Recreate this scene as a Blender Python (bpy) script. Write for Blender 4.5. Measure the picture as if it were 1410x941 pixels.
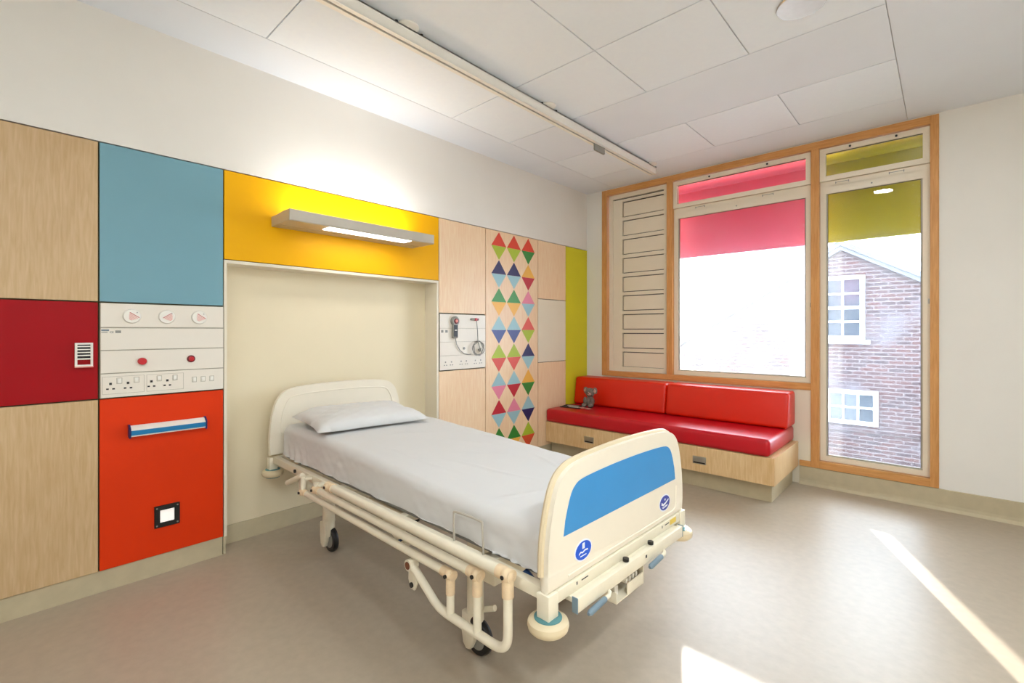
import bpy, bmesh, math, random
from mathutils import Vector, Matrix
random.seed(7)
S = bpy.context.scene
COL = S.collection
for o in list(bpy.data.objects): bpy.data.objects.remove(o)

# ------------------------------------------------------------------ camera
FPX = 649.379
cd = bpy.data.cameras.new('camera'); cam = bpy.data.objects.new('camera', cd); COL.objects.link(cam)
cam.location = (3.32, 0.0, 1.4)
cam.rotation_euler = (math.radians(90), 0, 0.74414585)
cd.sensor_width = 36; cd.lens = 36*FPX/1410; cd.shift_y = -14.2/1410; cd.clip_start = 0.02
S.camera = cam
# ------------------------------------------------------------------ sky, sun, exposure
w = bpy.data.worlds.new('sky'); S.world = w; w.use_nodes = True
bg = w.node_tree.nodes['Background']
bg.inputs['Color'].default_value = (0.74, 0.87, 1.0, 1); bg.inputs['Strength'].default_value = 8.6
sd = bpy.data.lights.new('sun', 'SUN'); sun = bpy.data.objects.new('sun', sd); COL.objects.link(sun)
sd.energy = 10.0; sd.angle = 0.009; sd.color = (1.0, 0.96, 0.9)
sun.rotation_euler = Vector((0.43, -1.0, -0.325)).to_track_quat('-Z', 'Y').to_euler()
sun.location = (0, 12, 8)
S.view_settings.view_transform = 'Standard'; S.view_settings.look = 'None'
S.view_settings.gamma = 1; S.view_settings.use_curve_mapping = False
S.view_settings.exposure = 0.70

# ------------------------------------------------------------------ helpers
def tag(o, label=None, cat=None, group=None, kind=None):
    if label: o['label'] = label
    if cat: o['category'] = cat
    if group: o['group'] = group
    if kind: o['kind'] = kind
    return o
def empty(name, loc, rz=0, label=None, cat=None, group=None, kind=None):
    o = bpy.data.objects.new(name, None); COL.objects.link(o); o.empty_display_size = .05
    o.location = loc; o.rotation_euler = (0, 0, rz)
    return tag(o, label, cat, group, kind)
class M_:
    """collects shapes for ONE mesh object"""
    def __init__(s): s.bm = bmesh.new()
    def box(s, lo, hi, bev=0, seg=2):
        lo = [min(a, b) for a, b in zip(lo, hi)] if True else lo
        r = bmesh.ops.create_cube(s.bm, size=1)
        return s._fit(r['verts'], lo, hi, bev, seg)
    def _fit(s, vs, lo, hi, bev, seg):
        for v in vs:
            v.co = Vector(((lo[i] + hi[i])/2 + v.co[i]*(hi[i]-lo[i])) for i in range(3))
        if bev:
            es = list({e for v in vs for e in v.link_edges})
            bmesh.ops.bevel(s.bm, geom=es, offset=bev, segments=seg, affect='EDGES', profile=.5, clamp_overlap=True)
        return s
    def cyl(s, a, b, r, r2=None, n=16):
        a, b = Vector(a), Vector(b); d = b-a
        r_ = bmesh.ops.create_cone(s.bm, cap_ends=True, segments=n, radius1=r, radius2=r if r2 is None else r2, depth=d.length)
        q = Vector((0, 0, 1)).rotation_difference(d.normalized()) if d.length > 0 else None
        for v in r_['verts']: v.co = q @ v.co + (a+b)/2
        return s
    def ball(s, c, r, sc=(1, 1, 1), n=12):
        r_ = bmesh.ops.create_uvsphere(s.bm, u_segments=n+4, v_segments=n, radius=r)
        for v in r_['verts']: v.co = Vector((v.co.x*sc[0], v.co.y*sc[1], v.co.z*sc[2])) + Vector(c)
        return s
    def tube(s, pts, r, n=10, closed=False, cap=True):
        P = [Vector(p) for p in pts]; N = len(P); rings = []
        prev = None
        for i, p in enumerate(P):
            if closed: t = P[(i+1) % N]-P[i-1]
            else: t = P[min(i+1, N-1)]-P[max(i-1, 0)]
            t.normalize()
            if prev is None:
                u = t.orthogonal().normalized()
            else:
                u = (prev - t*prev.dot(t)); u = u.normalized() if u.length > 1e-6 else t.orthogonal().normalized()
            prev = u; v = t.cross(u)
            rr = r[i] if isinstance(r, (list, tuple)) else r
            rings.append([s.bm.verts.new(p + (u*math.cos(2*math.pi*k/n) + v*math.sin(2*math.pi*k/n))*rr) for k in range(n)])
        for i in range(N if closed else N-1):
            A, B = rings[i], rings[(i+1) % N]
            for k in range(n): s.bm.faces.new((A[k], A[(k+1) % n], B[(k+1) % n], B[k]))
        if cap and not closed:
            s.bm.faces.new(rings[0][::-1]); s.bm.faces.new(rings[-1])
        return s
    def prism(s, pts, origin, ux, uy, un, th, bev=0, seg=2):
        """polygon pts (2d) in the plane origin+ux,uy, thickness th along un"""
        o, ux, uy, un = map(Vector, (origin, ux, uy, un))
        a = [s.bm.verts.new(o+ux*p[0]+uy*p[1]) for p in pts]
        b = [s.bm.verts.new(o+ux*p[0]+uy*p[1]+un*th) for p in pts]
        n = len(pts); fs = [s.bm.faces.new(a[::-1]), s.bm.faces.new(b)]
        for i in range(n): fs.append(s.bm.faces.new((a[i], a[(i+1) % n], b[(i+1) % n], b[i])))
        if bev:
            es = [e for f in fs[:2] for e in f.edges]
            bmesh.ops.bevel(s.bm, geom=es, offset=bev, segments=seg, affect='EDGES', profile=.5)
        return s
    def lathe(s, prof, c, axis=(0, 0, 1), n=28):
        q = Vector((0, 0, 1)).rotation_difference(Vector(axis)); c = Vector(c)
        rings = [[s.bm.verts.new(c + q @ Vector((r*math.cos(2*math.pi*k/n), r*math.sin(2*math.pi*k/n), z))) for k in range(n)] for r, z in prof]
        for A, B in zip(rings, rings[1:]):
            for k in range(n): s.bm.faces.new((A[k], A[(k+1) % n], B[(k+1) % n], B[k]))
        s.bm.faces.new(rings[0][::-1]); s.bm.faces.new(rings[-1])
        return s
    def grid(s, nx, ny, fn):
        V = [[s.bm.verts.new(fn(i/nx, j/ny)) for j in range(ny+1)] for i in range(nx+1)]
        for i in range(nx):
            for j in range(ny): s.bm.faces.new((V[i][j], V[i+1][j], V[i+1][j+1], V[i][j+1]))
        return s
    def build(s, name, mat, parent=None, smooth=False, local=False, ang=35):
        bmesh.ops.remove_doubles(s.bm, verts=s.bm.verts, dist=1e-6)
        bmesh.ops.recalc_face_normals(s.bm, faces=s.bm.faces)
        vs = [v.co for v in s.bm.verts]
        lo = Vector([min(v[i] for v in vs) for i in range(3)]); hi = Vector([max(v[i] for v in vs) for i in range(3)])
        o0 = Vector(((lo.x+hi.x)/2, (lo.y+hi.y)/2, lo.z))
        for v in s.bm.verts: v.co -= o0
        me = bpy.data.meshes.new(name); s.bm.to_mesh(me); s.bm.free()
        if smooth:
            me.polygons.foreach_set('use_smooth', [True]*len(me.polygons))
            me.set_sharp_from_angle(angle=math.radians(ang))
        me.materials.append(mat)
        o = bpy.data.objects.new(name, me); COL.objects.link(o)
        if parent:
            o.parent = parent
            if local: o.location = o0
            else:
                pw = Vector((0, 0, 0)); p = parent
                while p: pw += p.location; p = p.parent
                o.location = o0 - pw
        else: o.location = o0
        return o
def bx(name, mat, lo, hi, parent=None, bev=0, seg=2, local=False):
    return M_().box(lo, hi, bev, seg).build(name, mat, parent, smooth=bev > 0, local=local)
def text_mesh(name, body, mat, size, origin, ux, uy, parent, th=.0004):
    cu = bpy.data.curves.new('lettering', 'FONT'); cu.body = body; cu.size = size; cu.extrude = th; cu.align_x = 'CENTER'; cu.align_y = 'CENTER'
    t = bpy.data.objects.new('lettering', cu); COL.objects.link(t)
    dg = bpy.context.evaluated_depsgraph_get()
    me = bpy.data.meshes.new_from_object(t.evaluated_get(dg))
    bpy.data.objects.remove(t)
    ux, uy = Vector(ux), Vector(uy); n = ux.cross(uy)
    pw = Vector((0, 0, 0)); p = parent; loc = parent is not None and parent.get('loc_space')
    while p and not loc: pw += p.location; p = p.parent
    for v in me.vertices: v.co = ux*v.co.x + uy*v.co.y + n*v.co.z
    me.materials.append(mat)
    o = bpy.data.objects.new(name, me); COL.objects.link(o); o.parent = parent; o.location = Vector(origin)-pw
    return o

# ------------------------------------------------------------------ materials
def srgb(r, g, b):
    f = lambda c: (c/255)/12.92 if c/255 <= .04045 else (((c/255)+.055)/1.055)**2.4
    return (f(r), f(g), f(b), 1)
def mat(name, col, rough=.5, var=.04, scale=6, bump=0, bscale=60, metal=0, spec=.5, stretch=(1, 1, 1), coat=0):
    m = bpy.data.materials.new(name); m.use_nodes = True; nt = m.node_tree; N = nt.nodes; L = nt.links
    p = N['Principled BSDF']; p.inputs['Roughness'].default_value = rough; p.inputs['Metallic'].default_value = metal
    p.inputs['Specular IOR Level'].default_value = spec; p.inputs['Coat Weight'].default_value = coat
    g = N.new('ShaderNodeNewGeometry'); mp = N.new('ShaderNodeVectorMath'); mp.operation = 'MULTIPLY'; mp.inputs[1].default_value = stretch
    L.new(g.outputs['Position'], mp.inputs[0])
    nz = N.new('ShaderNodeTexNoise'); nz.inputs['Scale'].default_value = scale; nz.inputs['Detail'].default_value = 4
    L.new(mp.outputs[0], nz.inputs['Vector'])
    r = N.new('ShaderNodeValToRGB'); r.color_ramp.elements[0].position = .3; r.color_ramp.elements[1].position = .7
    c = col
    r.color_ramp.elements[0].color = tuple(max(0, x*(1-var)) for x in c[:3])+(1,)
    r.color_ramp.elements[1].color = tuple(min(1, x*(1+var)) for x in c[:3])+(1,)
    L.new(nz.outputs['Fac'], r.inputs[0]); L.new(r.outputs[0], p.inputs['Base Color'])
    if bump:
        n2 = N.new('ShaderNodeTexNoise'); n2.inputs['Scale'].default_value = bscale; n2.inputs['Detail'].default_value = 3
        L.new(mp.outputs[0], n2.inputs['Vector'])
        b = N.new('ShaderNodeBump'); b.inputs['Strength'].default_value = bump; b.inputs['Distance'].default_value = .004
        L.new(n2.outputs['Fac'], b.inputs['Height']); L.new(b.outputs[0], p.inputs['Normal'])
    return m
def wood(name, a, b, stretch, rough=.38, scale=9, plank=0):
    m = bpy.data.materials.new(name); m.use_nodes = True; nt = m.node_tree; N = nt.nodes; L = nt.links
    p = N['Principled BSDF']; p.inputs['Roughness'].default_value = rough; p.inputs['Specular IOR Level'].default_value = .35
    g = N.new('ShaderNodeNewGeometry'); mp = N.new('ShaderNodeVectorMath'); mp.operation = 'MULTIPLY'; mp.inputs[1].default_value = stretch
    L.new(g.outputs['Position'], mp.inputs[0])
    n1 = N.new('ShaderNodeTexNoise'); n1.inputs['Scale'].default_value = scale; n1.inputs['Detail'].default_value = 6; n1.inputs['Distortion'].default_value = .6
    L.new(mp.outputs[0], n1.inputs['Vector'])
    n2 = N.new('ShaderNodeTexNoise'); n2.inputs['Scale'].default_value = 2.2; n2.inputs['Detail'].default_value = 2
    L.new(g.outputs['Position'], n2.inputs['Vector'])
    mx = N.new('ShaderNodeMath'); mx.operation = 'MULTIPLY_ADD'; mx.inputs[1].default_value = .65
    L.new(n1.outputs['Fac'], mx.inputs[0])
    m2 = N.new('ShaderNodeMath'); m2.operation = 'MULTIPLY'; m2.inputs[1].default_value = .35
    L.new(n2.outputs['Fac'], m2.inputs[0]); L.new(m2.outputs[0], mx.inputs[2])
    r = N.new('ShaderNodeValToRGB'); r.color_ramp.elements[0].position = .34; r.color_ramp.elements[1].position = .66
    r.color_ramp.elements[0].color = a; r.color_ramp.elements[1].color = b
    L.new(mx.outputs[0], r.inputs[0]); L.new(r.outputs[0], p.inputs['Base Color'])
    return m
def emit(name, col, s):
    m = bpy.data.materials.new(name); m.use_nodes = True; nt = m.node_tree
    p = nt.nodes['Principled BSDF']; p.inputs['Base Color'].default_value = (.9, .9, .9, 1)
    p.inputs['Emission Color'].default_value = col; p.inputs['Emission Strength'].default_value = s
    return m
def glass(name, haze, tint=(1, 1, 1, 1)):
    """clear pane with a dirty film that scatters light"""
    m = bpy.data.materials.new(name); m.use_nodes = True; nt = m.node_tree; N = nt.nodes; L = nt.links
    N.remove(N['Principled BSDF']); out = N['Material Output']
    tr = N.new('ShaderNodeBsdfTransparent'); tr.inputs[0].default_value = tint
    gl = N.new('ShaderNodeBsdfGlossy'); gl.inputs['Roughness'].default_value = .02
    fr = N.new('ShaderNodeFresnel'); fr.inputs['IOR'].default_value = 1.3
    m1 = N.new('ShaderNodeMixShader'); L.new(fr.outputs[0], m1.inputs[0]); L.new(tr.outputs[0], m1.inputs[1]); L.new(gl.outputs[0], m1.inputs[2])
    tl = N.new('ShaderNodeBsdfTranslucent'); tl.inputs[0].default_value = (.92, .96, 1, 1)
    df = N.new('ShaderNodeBsdfDiffuse'); df.inputs[0].default_value = (.9, .93, .96, 1)
    ad = N.new('ShaderNodeMixShader'); ad.inputs[0].default_value = .25; L.new(tl.outputs[0], ad.inputs[1]); L.new(df.outputs[0], ad.inputs[2])
    g = N.new('ShaderNodeNewGeometry'); sc = N.new('ShaderNodeVectorMath'); sc.operation = 'MULTIPLY'; sc.inputs[1].default_value = (1, 1, .6)
    L.new(g.outputs['Position'], sc.inputs[0])
    nz = N.new('ShaderNodeTexNoise'); nz.inputs['Scale'].default_value = 3.2; nz.inputs['Detail'].default_value = 7; nz.inputs['Roughness'].default_value = .65
    L.new(sc.outputs[0], nz.inputs['Vector'])
    mr = N.new('ShaderNodeMapRange'); mr.inputs['From Min'].default_value = .3; mr.inputs['From Max'].default_value = .7
    mr.inputs['To Min'].default_value = haze*.55; mr.inputs['To Max'].default_value = min(.97, haze*1.4)
    L.new(nz.outputs['Fac'], mr.inputs['Value'])
    m2 = N.new('ShaderNodeMixShader'); L.new(mr.outputs[0], m2.inputs[0]); L.new(m1.outputs[0], m2.inputs[1]); L.new(ad.outputs[0], m2.inputs[2])
    L.new(m2.outputs[0], out.inputs['Surface'])
    return m
def fabric(name, col, trans=.5):
    m = bpy.data.materials.new(name); m.use_nodes = True; nt = m.node_tree; N = nt.nodes; L = nt.links
    N.remove(N['Principled BSDF']); out = N['Material Output']
    d = N.new('ShaderNodeBsdfDiffuse'); d.inputs[0].default_value = col
    t = N.new('ShaderNodeBsdfTranslucent'); t.inputs[0].default_value = col
    x = N.new('ShaderNodeMixShader'); x.inputs[0].default_value = trans
    L.new(d.outputs[0], x.inputs[1]); L.new(t.outputs[0], x.inputs[2])
    wv = N.new('ShaderNodeTexNoise'); wv.inputs['Scale'].default_value = 300
    b = N.new('ShaderNodeBump'); b.inputs['Strength'].default_value = .1; L.new(wv.outputs['Fac'], b.inputs['Height']); L.new(b.outputs[0], d.inputs['Normal'])
    L.new(x.outputs[0], out.inputs['Surface'])
    return m
def brickmat(name):
    m = bpy.data.materials.new(name); m.use_nodes = True; nt = m.node_tree; N = nt.nodes; L = nt.links
    p = N['Principled BSDF']; p.inputs['Roughness'].default_value = .9
    g = N.new('ShaderNodeNewGeometry'); sp = N.new('ShaderNodeSeparateXYZ'); L.new(g.outputs['Position'], sp.inputs[0])
    ad = N.new('ShaderNodeMath'); L.new(sp.outputs['X'], ad.inputs[0]); L.new(sp.outputs['Y'], ad.inputs[1])
    cb = N.new('ShaderNodeCombineXYZ'); L.new(ad.outputs[0], cb.inputs['X']); L.new(sp.outputs['Z'], cb.inputs['Y'])
    t = N.new('ShaderNodeTexBrick'); L.new(cb.outputs[0], t.inputs['Vector'])
    t.inputs['Scale'].default_value = 1; t.inputs['Brick Width'].default_value = .215; t.inputs['Row Height'].default_value = .072; t.inputs['Mortar Size'].default_value = .011
    t.inputs['Color1'].default_value = srgb(66, 36, 34); t.inputs['Color2'].default_value = srgb(44, 28, 32); t.inputs['Mortar'].default_value = srgb(88, 78, 80)
    nz = N.new('ShaderNodeTexNoise'); nz.inputs['Scale'].default_value = 1.3; nz.inputs['Detail'].default_value = 6; L.new(g.outputs['Position'], nz.inputs['Vector'])
    r = N.new('ShaderNodeValToRGB'); r.color_ramp.elements[0].position = .5; r.color_ramp.elements[1].position = .72
    L.new(nz.outputs['Fac'], r.inputs[0])
    mx = N.new('ShaderNodeMix'); mx.data_type = 'RGBA'; L.new(r.outputs[0], mx.inputs[0]); L.new(t.outputs['Color'], mx.inputs[6]); mx.inputs[7].default_value = srgb(80, 74, 80)
    L.new(mx.outputs[2], p.inputs['Base Color'])
    b = N.new('ShaderNodeBump'); b.inputs['Distance'].default_value = .004; b.inputs['Strength'].default_value = .4; b.invert = True; L.new(t.outputs['Fac'], b.inputs['Height']); L.new(b.outputs[0], p.inputs['Normal'])
    return m

WALL = mat('wall_paint', srgb(242, 238, 230), .75, .012, 3)
CEILP = mat('ceiling_paint', srgb(238, 243, 249), .8, .01, 3)
TILE = mat('ceiling_tile_white', srgb(243, 249, 255), .7, .01, 30, .05, 250)
TGRID = mat('ceiling_joint', srgb(232, 230, 226), .7, .02)
FLOOR = mat('vinyl_floor', srgb(182, 167, 146), .38, .05, 22, .03, 180, spec=.5)
BASE = mat('coved_vinyl', srgb(198, 184, 152), .5, .05, 14)
MAPLE = wood('maple_laminate', srgb(200, 166, 120), srgb(218, 188, 146), (9, 9, .7))
MAPLE2 = wood('maple_pink', srgb(242, 203, 162), srgb(252, 224, 188), (9, 9, .7))
MAPLEB = wood('maple_bench', srgb(216, 176, 124), srgb(236, 204, 156), (9, 9, .8))
BEECHV = wood('beech_frame_upright', srgb(204, 142, 78), srgb(226, 168, 104), (12, 12, .8), .35)
BEECHH = wood('beech_frame_rail', srgb(204, 142, 78), srgb(226, 168, 104), (.8, 12, 12), .35)
BLUE = mat('blue_laminate', srgb(124, 170, 184), .45, .015, 4, spec=.3)
YELLOW = mat('yellow_laminate', srgb(248, 182, 0), .45, .01, 4, spec=.2)
REDL = mat('crimson_laminate', srgb(166, 0, 14), .45, .02, 4, spec=.2)
ORANGE = mat('orange_laminate', srgb(228, 58, 8), .45, .02, 4, spec=.2)
LIME = mat('lime_laminate', srgb(222, 214, 46), .45, .02, 4, spec=.25)
GAP = mat('shadow_gap', srgb(92, 88, 60), .8, .02)
CREAM = mat('cream_laminate', srgb(238, 228, 206), .45, .01, 4)
NICHE = mat('niche_paint', srgb(236, 222, 190), .6, .012, 3)
SERV = mat('service_panel_white', srgb(240, 232, 218), .4, .01, 6)
PLASTIC = mat('white_plastic', srgb(244, 240, 230), .35, .01, 10)
SHADOWLINE = mat('joint_grey', srgb(176, 168, 150), .6, .02)
BLACK = mat('black_plastic', srgb(22, 20, 20), .4, .05)
DGREY = mat('dark_grey_rubber', srgb(44, 42, 44), .85, .05)
GREY = mat('grey_plastic', srgb(150, 148, 140), .4, .03)
METAL = mat('brushed_metal', srgb(180, 176, 168), .3, .03, 30, metal=.9)
ALU = mat('painted_aluminium', srgb(196, 188, 174), .35, .02, 20, metal=.2)
WFRAME = mat('white_window_frame', srgb(240, 228, 206), .35, .012, 8)
REDB = mat('red_button', srgb(198, 30, 40), .35, .02)
DRED = mat('dark_red_ring', srgb(110, 14, 22), .4, .02)
PINKP = mat('pink_print', srgb(236, 150, 140), .5, .02)
CRAIL = mat('blue_rail_insert', srgb(0, 122, 178), .35, .02)
NAVYP = mat('navy_plastic', srgb(24, 30, 92), .4, .02)
BEDP = mat('bed_cream_paint', srgb(236, 226, 202), .35, .03, 16)
BEDW = mat('bed_knuckle_worn', srgb(234, 208, 170), .4, .08, 40)
BOARD = mat('bed_board_cream', srgb(242, 232, 212), .35, .012, 8)
BOARDE = mat('bed_board_trim', srgb(224, 206, 170), .4, .02, 8)
BEDBLUE = mat('bed_blue_panel', srgb(58, 146, 210), .4, .015, 8)
LOGO = mat('logo_blue', srgb(10, 88, 214), .35, .01)
LOGOD = mat('logo_dark_blue', srgb(44, 62, 160), .35, .01)
LOGOW = mat('logo_white', srgb(240, 244, 252), .4, .01)
TEAL = mat('teal_plastic', srgb(88, 140, 144), .4, .02)
GRIP = mat('blue_grey_grip', srgb(116, 136, 148), .45, .02)
HOSE = mat('blue_hose', srgb(30, 62, 104), .4, .03)
RUST = mat('rusty_bore', srgb(112, 62, 34), .8, .2, 80)
STICK = mat('yellow_sticker', srgb(238, 206, 90), .5, .02)
SHEET = mat('cotton_sheet', srgb(220, 218, 215), .85, .012, 5, .12, 500)
CRIM = mat('crimson_vinyl', srgb(196, 0, 26), .33, .02, 5, .02, 300)
ORV = mat('orange_red_vinyl', srgb(226, 34, 0), .36, .02, 5, .02, 300)
PLUSH = mat('grey_plush', srgb(128, 116, 104), .95, .25, 60, .8, 160)
PLUSHL = mat('pale_plush', srgb(206, 168, 152), .95, .15, 60, .6, 160)
PAPER = mat('paper', srgb(232, 226, 214), .7, .03)
PINKPAPER = mat('pink_paper', srgb(222, 150, 140), .7, .05)
BRICK = brickmat('old_brick')
ROOFM = mat('slate_roof', srgb(84, 86, 92), .7, .15, 8, .3, 20)
RENDER = mat('pale_render', srgb(150, 150, 152), .9, .04, 3)
SASH = mat('white_sash_paint', srgb(176, 180, 186), .5, .01)
DPANE = mat('dark_pane', srgb(46, 54, 64), .12, .15, 2)
GROUND = mat('yard_paving', srgb(120, 118, 116), .9, .1, 2)
GLASS1 = glass('hazy_glass', .06); GLASS2 = glass('smeared_glass', .035); GLASS3 = glass('clear_glass', .06)
PINKF = fabric('pink_blind_fabric', srgb(222, 100, 128), .15)
OLIVEF = fabric('lime_blind_fabric', srgb(176, 166, 34), .11)
LAMPW = emit('lamp_lens', (1, .98, .94, 1), 2.2)
LAMPUP = emit('lamp_up_lens', (1, .95, .85, 1), 2)
NLIGHT = emit('night_light_lens', (1, .9, .8, 1), .3)
DLIGHT = emit('downlight_lens', (.96, .98, 1, 1), 2)

# ------------------------------------------------------------------ room shell
XR, YB, YW, ZC = 5.2, -1.6, 5.0, 3.12
def struct(o): o['kind'] = 'structure'; return o
struct(bx('floor', FLOOR, (-.4, YB-.2, -.12), (XR+.2, YW+.3, 0)))
# ceiling: slab, plaster border and lay-in tiles
ceil = struct(bx('ceiling', TGRID, (-.4, YB-.2, ZC+.012), (XR+.2, YW+.3, ZC+.15)))
def ctile(m, x0, x1, y0, y1, name='ceiling_tile', g=.004):
    return bx(name, m, (x0+g, y0+g, ZC), (x1-g, y1-g, ZC+.012), ceil)
ctile(CEILP, -.2, .38, YB, YW, 'plaster_border', .001)
ctile(CEILP, 3.09, XR, YB, YW, 'plaster_border', .001)
ctile(CEILP, .382, 3.088, 4.51, YW, 'plaster_border', .001)
rows = [(-1.6, -.35), (-.35, 1.06), (1.06, 2.47), (2.47, 3.15), (3.83, 4.51)]
cols = [.38, 1.06, 1.735, 2.42, 3.09]
for y0, y1 in rows:
    for x0, x1 in zip(cols, cols[1:]): ctile(TILE, x0, x1, y0, y1)
ctile(CEILP, .38, 1.06, 3.15, 3.83, 'plain_strip'); ctile(CEILP, 1.06, 3.09, 3.15, 3.83, 'plain_strip')
# walls off frame
struct(bx('wall_right', WALL, (XR, YB-.2, 0), (XR+.2, YW+.3, ZC+.012)))
struct(bx('wall_back', WALL, (-.4, YB-.2, 0), (XR, YB, ZC+.012)))
struct(bx('baseboard_right', BASE, (XR-.012, YB, 0), (XR, YW-.015, .16)))
struct(bx('baseboard_back', BASE, (0, YB, 0), (XR-.012, YB+.012, .16)))

# ------------------------------------------------------------------ left wall with panelling
ZP0, ZM0, ZM1, ZP1 = .115, 1.037, 1.556, 2.412
NY0, NY1, NZ, ND = .965, 2.622, 1.848, .17
wl = struct(empty('wall_left', (0, 2, 0)))
bx('upper_wall', WALL, (-.3, YB, ZP1+.004), (-.004, YW, ZC+.012), wl)
bx('backing', GAP, (-.3, YB, 0), (-.022, NY0-.002, ZP1+.003), wl)
bx('backing', GAP, (-.3, NY1+.002, 0), (-.022, YW, ZP1+.003), wl)
bx('backing', GAP, (-.3, NY0-.001, NZ+.02), (-.022, NY1+.001, ZP1+.003), wl)
bx('niche_back', NICHE, (-.3, NY0, 0), (-ND, NY1, NZ+.02), wl)
def panel(name, m, y0, y1, z0, z1, label=None, g=.0035):
    o = bx(name, m, (-.021, y0+g, z0+g), (0, y1-g, z1-g), wl, .0012, 1)
    if label: o['label'] = label
    return o
PY = [YB, -.66, -.02, .357]
for a, b in ((YB, -.66), (-.66, .357)):
    panel('wall_panel', MAPLE, a, b, ZM1, ZP1); panel('wall_panel', MAPLE, a, b, ZP0, ZM0)
    panel('wall_panel', REDL, a, b, ZM0, ZM1, 'crimson laminate panel')
panel('wall_panel', BLUE, .357, .947, ZM1, ZP1, 'pale blue laminate panel')
panel('wall_panel', ORANGE, .357, .947, ZP0, ZM0, 'bright orange laminate panel')
panel('wall_panel', YELLOW, .947, 2.645, NZ+.001, ZP1, 'sunny yellow laminate panel above the bed niche')
panel('wall_panel', MAPLE2, 2.645, 3.224, ZM1+.006, ZP1); panel('wall_panel', MAPLE2, 2.645, 3.224, ZP0, 1.042)
tp = panel('wall_panel', MAPLE2, 3.224, 4.03, ZP0, ZP1, 'tall maple panel printed with columns of coloured triangles')
panel('wall_panel', MAPLE2, 4.03, 4.548, 1.76, ZP1); panel('wall_panel', MAPLE2, 4.03, 4.548, ZP0, 1.052)
panel('wall_panel', CREAM, 4.03, 4.548, 1.052, 1.76, 'plain cream panel')
panel('wall_panel', LIME, 4.548, YW, ZP0, ZP1, 'tall lime green laminate panel')
# niche lining boards
bx('niche_jamb', CREAM, (-ND, NY0-.016, ZP0), (.001, NY0, NZ), wl)
bx('niche_jamb', CREAM, (-ND, NY1, ZP0), (.001, NY1+.02, NZ), wl)
bx('niche_head', CREAM, (-ND, NY0, NZ-.02), (.001, NY1, NZ), wl)
# plinths and coved skirting
bbl = struct(empty('baseboard_left', (0, 2, 0)))
bx('plinth', BASE, (-.03, YB, 0), (-.012, NY0-.022, ZP0), bbl); bx('plinth', BASE, (-.03, NY1+.016, 0), (-.012, YW, ZP0), bbl)
bx('niche_skirting', BASE, (-ND, NY0, 0), (-ND+.012, NY1, .118), bbl)
bx('niche_skirting', BASE, (-ND, NY0-.016, 0), (-.014, NY0-.002, .114), bbl)
bx('niche_skirting', BASE, (-ND, NY1+.002, 0), (-.014, NY1+.016, .114), bbl)
# triangle print, eight rows in three columns
TC = dict(r=(226, 70, 46), l=(176, 196, 50), n=(38, 34, 92), b=(158, 198, 206), g=(66, 150, 70), y=(246, 184, 74), s=(70, 84, 146), c=(228, 88, 74), p=(234, 136, 160), k=(196, 34, 50), e=(52, 136, 52), o=(226, 82, 44))
TM = {k: mat('triangle_'+k, srgb(*v), .45, .01) for k, v in TC.items()}
seq = ['rl nb gy bs lc bp kb ey'.split(), 'rl nb gy bs lc bk pb ey'.split(), 're yk pb cl nb ye bn lo'.split()]
trim_mesh = {}
for ci, yc in enumerate((3.411, 3.636, 3.864)):
    for ri in range(8):
        for up in (0, 1):
            zb = 2.40 - ri*.2822 - .1405; k = seq[ci][ri][up]
            pts = [(-.107, 0), (.107, 0), (0, .139)] if up == 0 else [(-.107, -.001), (0, -.139), (.107, -.001)]
            key = (k, up)
            if key not in trim_mesh:
                o = M_().prism(pts, (0, yc, zb), (0, 1, 0), (0, 0, 1), (1, 0, 0), .0012).build('triangle', TM[k], tp)
                trim_mesh[key] = (o, yc, zb)
            else:
                s0, y0, z0 = trim_mesh[key]; o = s0.copy(); COL.objects.link(o); o.location = s0.location + Vector((0, yc-y0, zb-z0))

# ------------------------------------------------------------------ window wall
wf = struct(empty('wall_front', (1.7, YW, 0)))
WX0, WX1, WXS, SZ, WZ0, WZ1 = .222, 3.279, 2.413, .863, .166, 3.108
bx('plaster', WALL, (-.3, YW, 0), (WX0, YW+.28, ZC+.012), wf)
bx('plaster', WALL, (WX1, YW, 0), (XR, YW+.28, ZC+.012), wf)
bx('plaster', WALL, (WX0, YW, WZ1), (WX1, YW+.28, ZC+.012), wf)
bx('plaster', CREAM, (WX0, YW, 0), (WXS, YW+.28, SZ), wf)
bx('plaster', WALL, (WXS, YW, 0), (WX1, YW+.28, WZ0), wf)
bbf = struct(empty('baseboard_front', (3, YW, 0)))
def coved(x0, x1):
    prof = [(0, 0), (-.03, 0), (-.022, .008), (-.012, .022), (-.008, .045), (-.008, .16), (0, .163)]
    M_().prism(prof, (x0, YW, 0), (0, 1, 0), (0, 0, 1), (1, 0, 0), x1-x0).build('coved_skirting', BASE, bbf)
coved(2.325, WX1); coved(WX1, XR-.012)
# timber frame
tf = struct(empty('trim_1', (1.7, YW, 0)))
FY0, FY1 = YW-.014, YW+.075
def fr(x0, x1, z0, z1, m, nm): return bx(nm, m, (x0, FY0, z0), (x1, FY1, z1), tf, .002, 1)
fr(WX0, .29, SZ, WZ1, BEECHV, 'frame_post'); fr(1.048, 1.112, SZ+.06, WZ1-.066, BEECHV, 'mullion')
fr(2.415, 2.48, WZ0, WZ1-.066, BEECHV, 'mullion'); fr(3.226, WX1, WZ0, WZ1, BEECHV, 'frame_post')
fr(.29, 3.226, WZ1-.066, WZ1, BEECHH, 'head_rail'); fr(.29, 2.415, SZ, SZ+.06, BEECHH, 'sill_rail')
fr(2.48, 3.226, WZ0, WZ0+.064, BEECHH, 'bottom_rail')
fr(2.325, 2.415, WZ0, WZ0+.05, BEECHH, 'bottom_rail')
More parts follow.
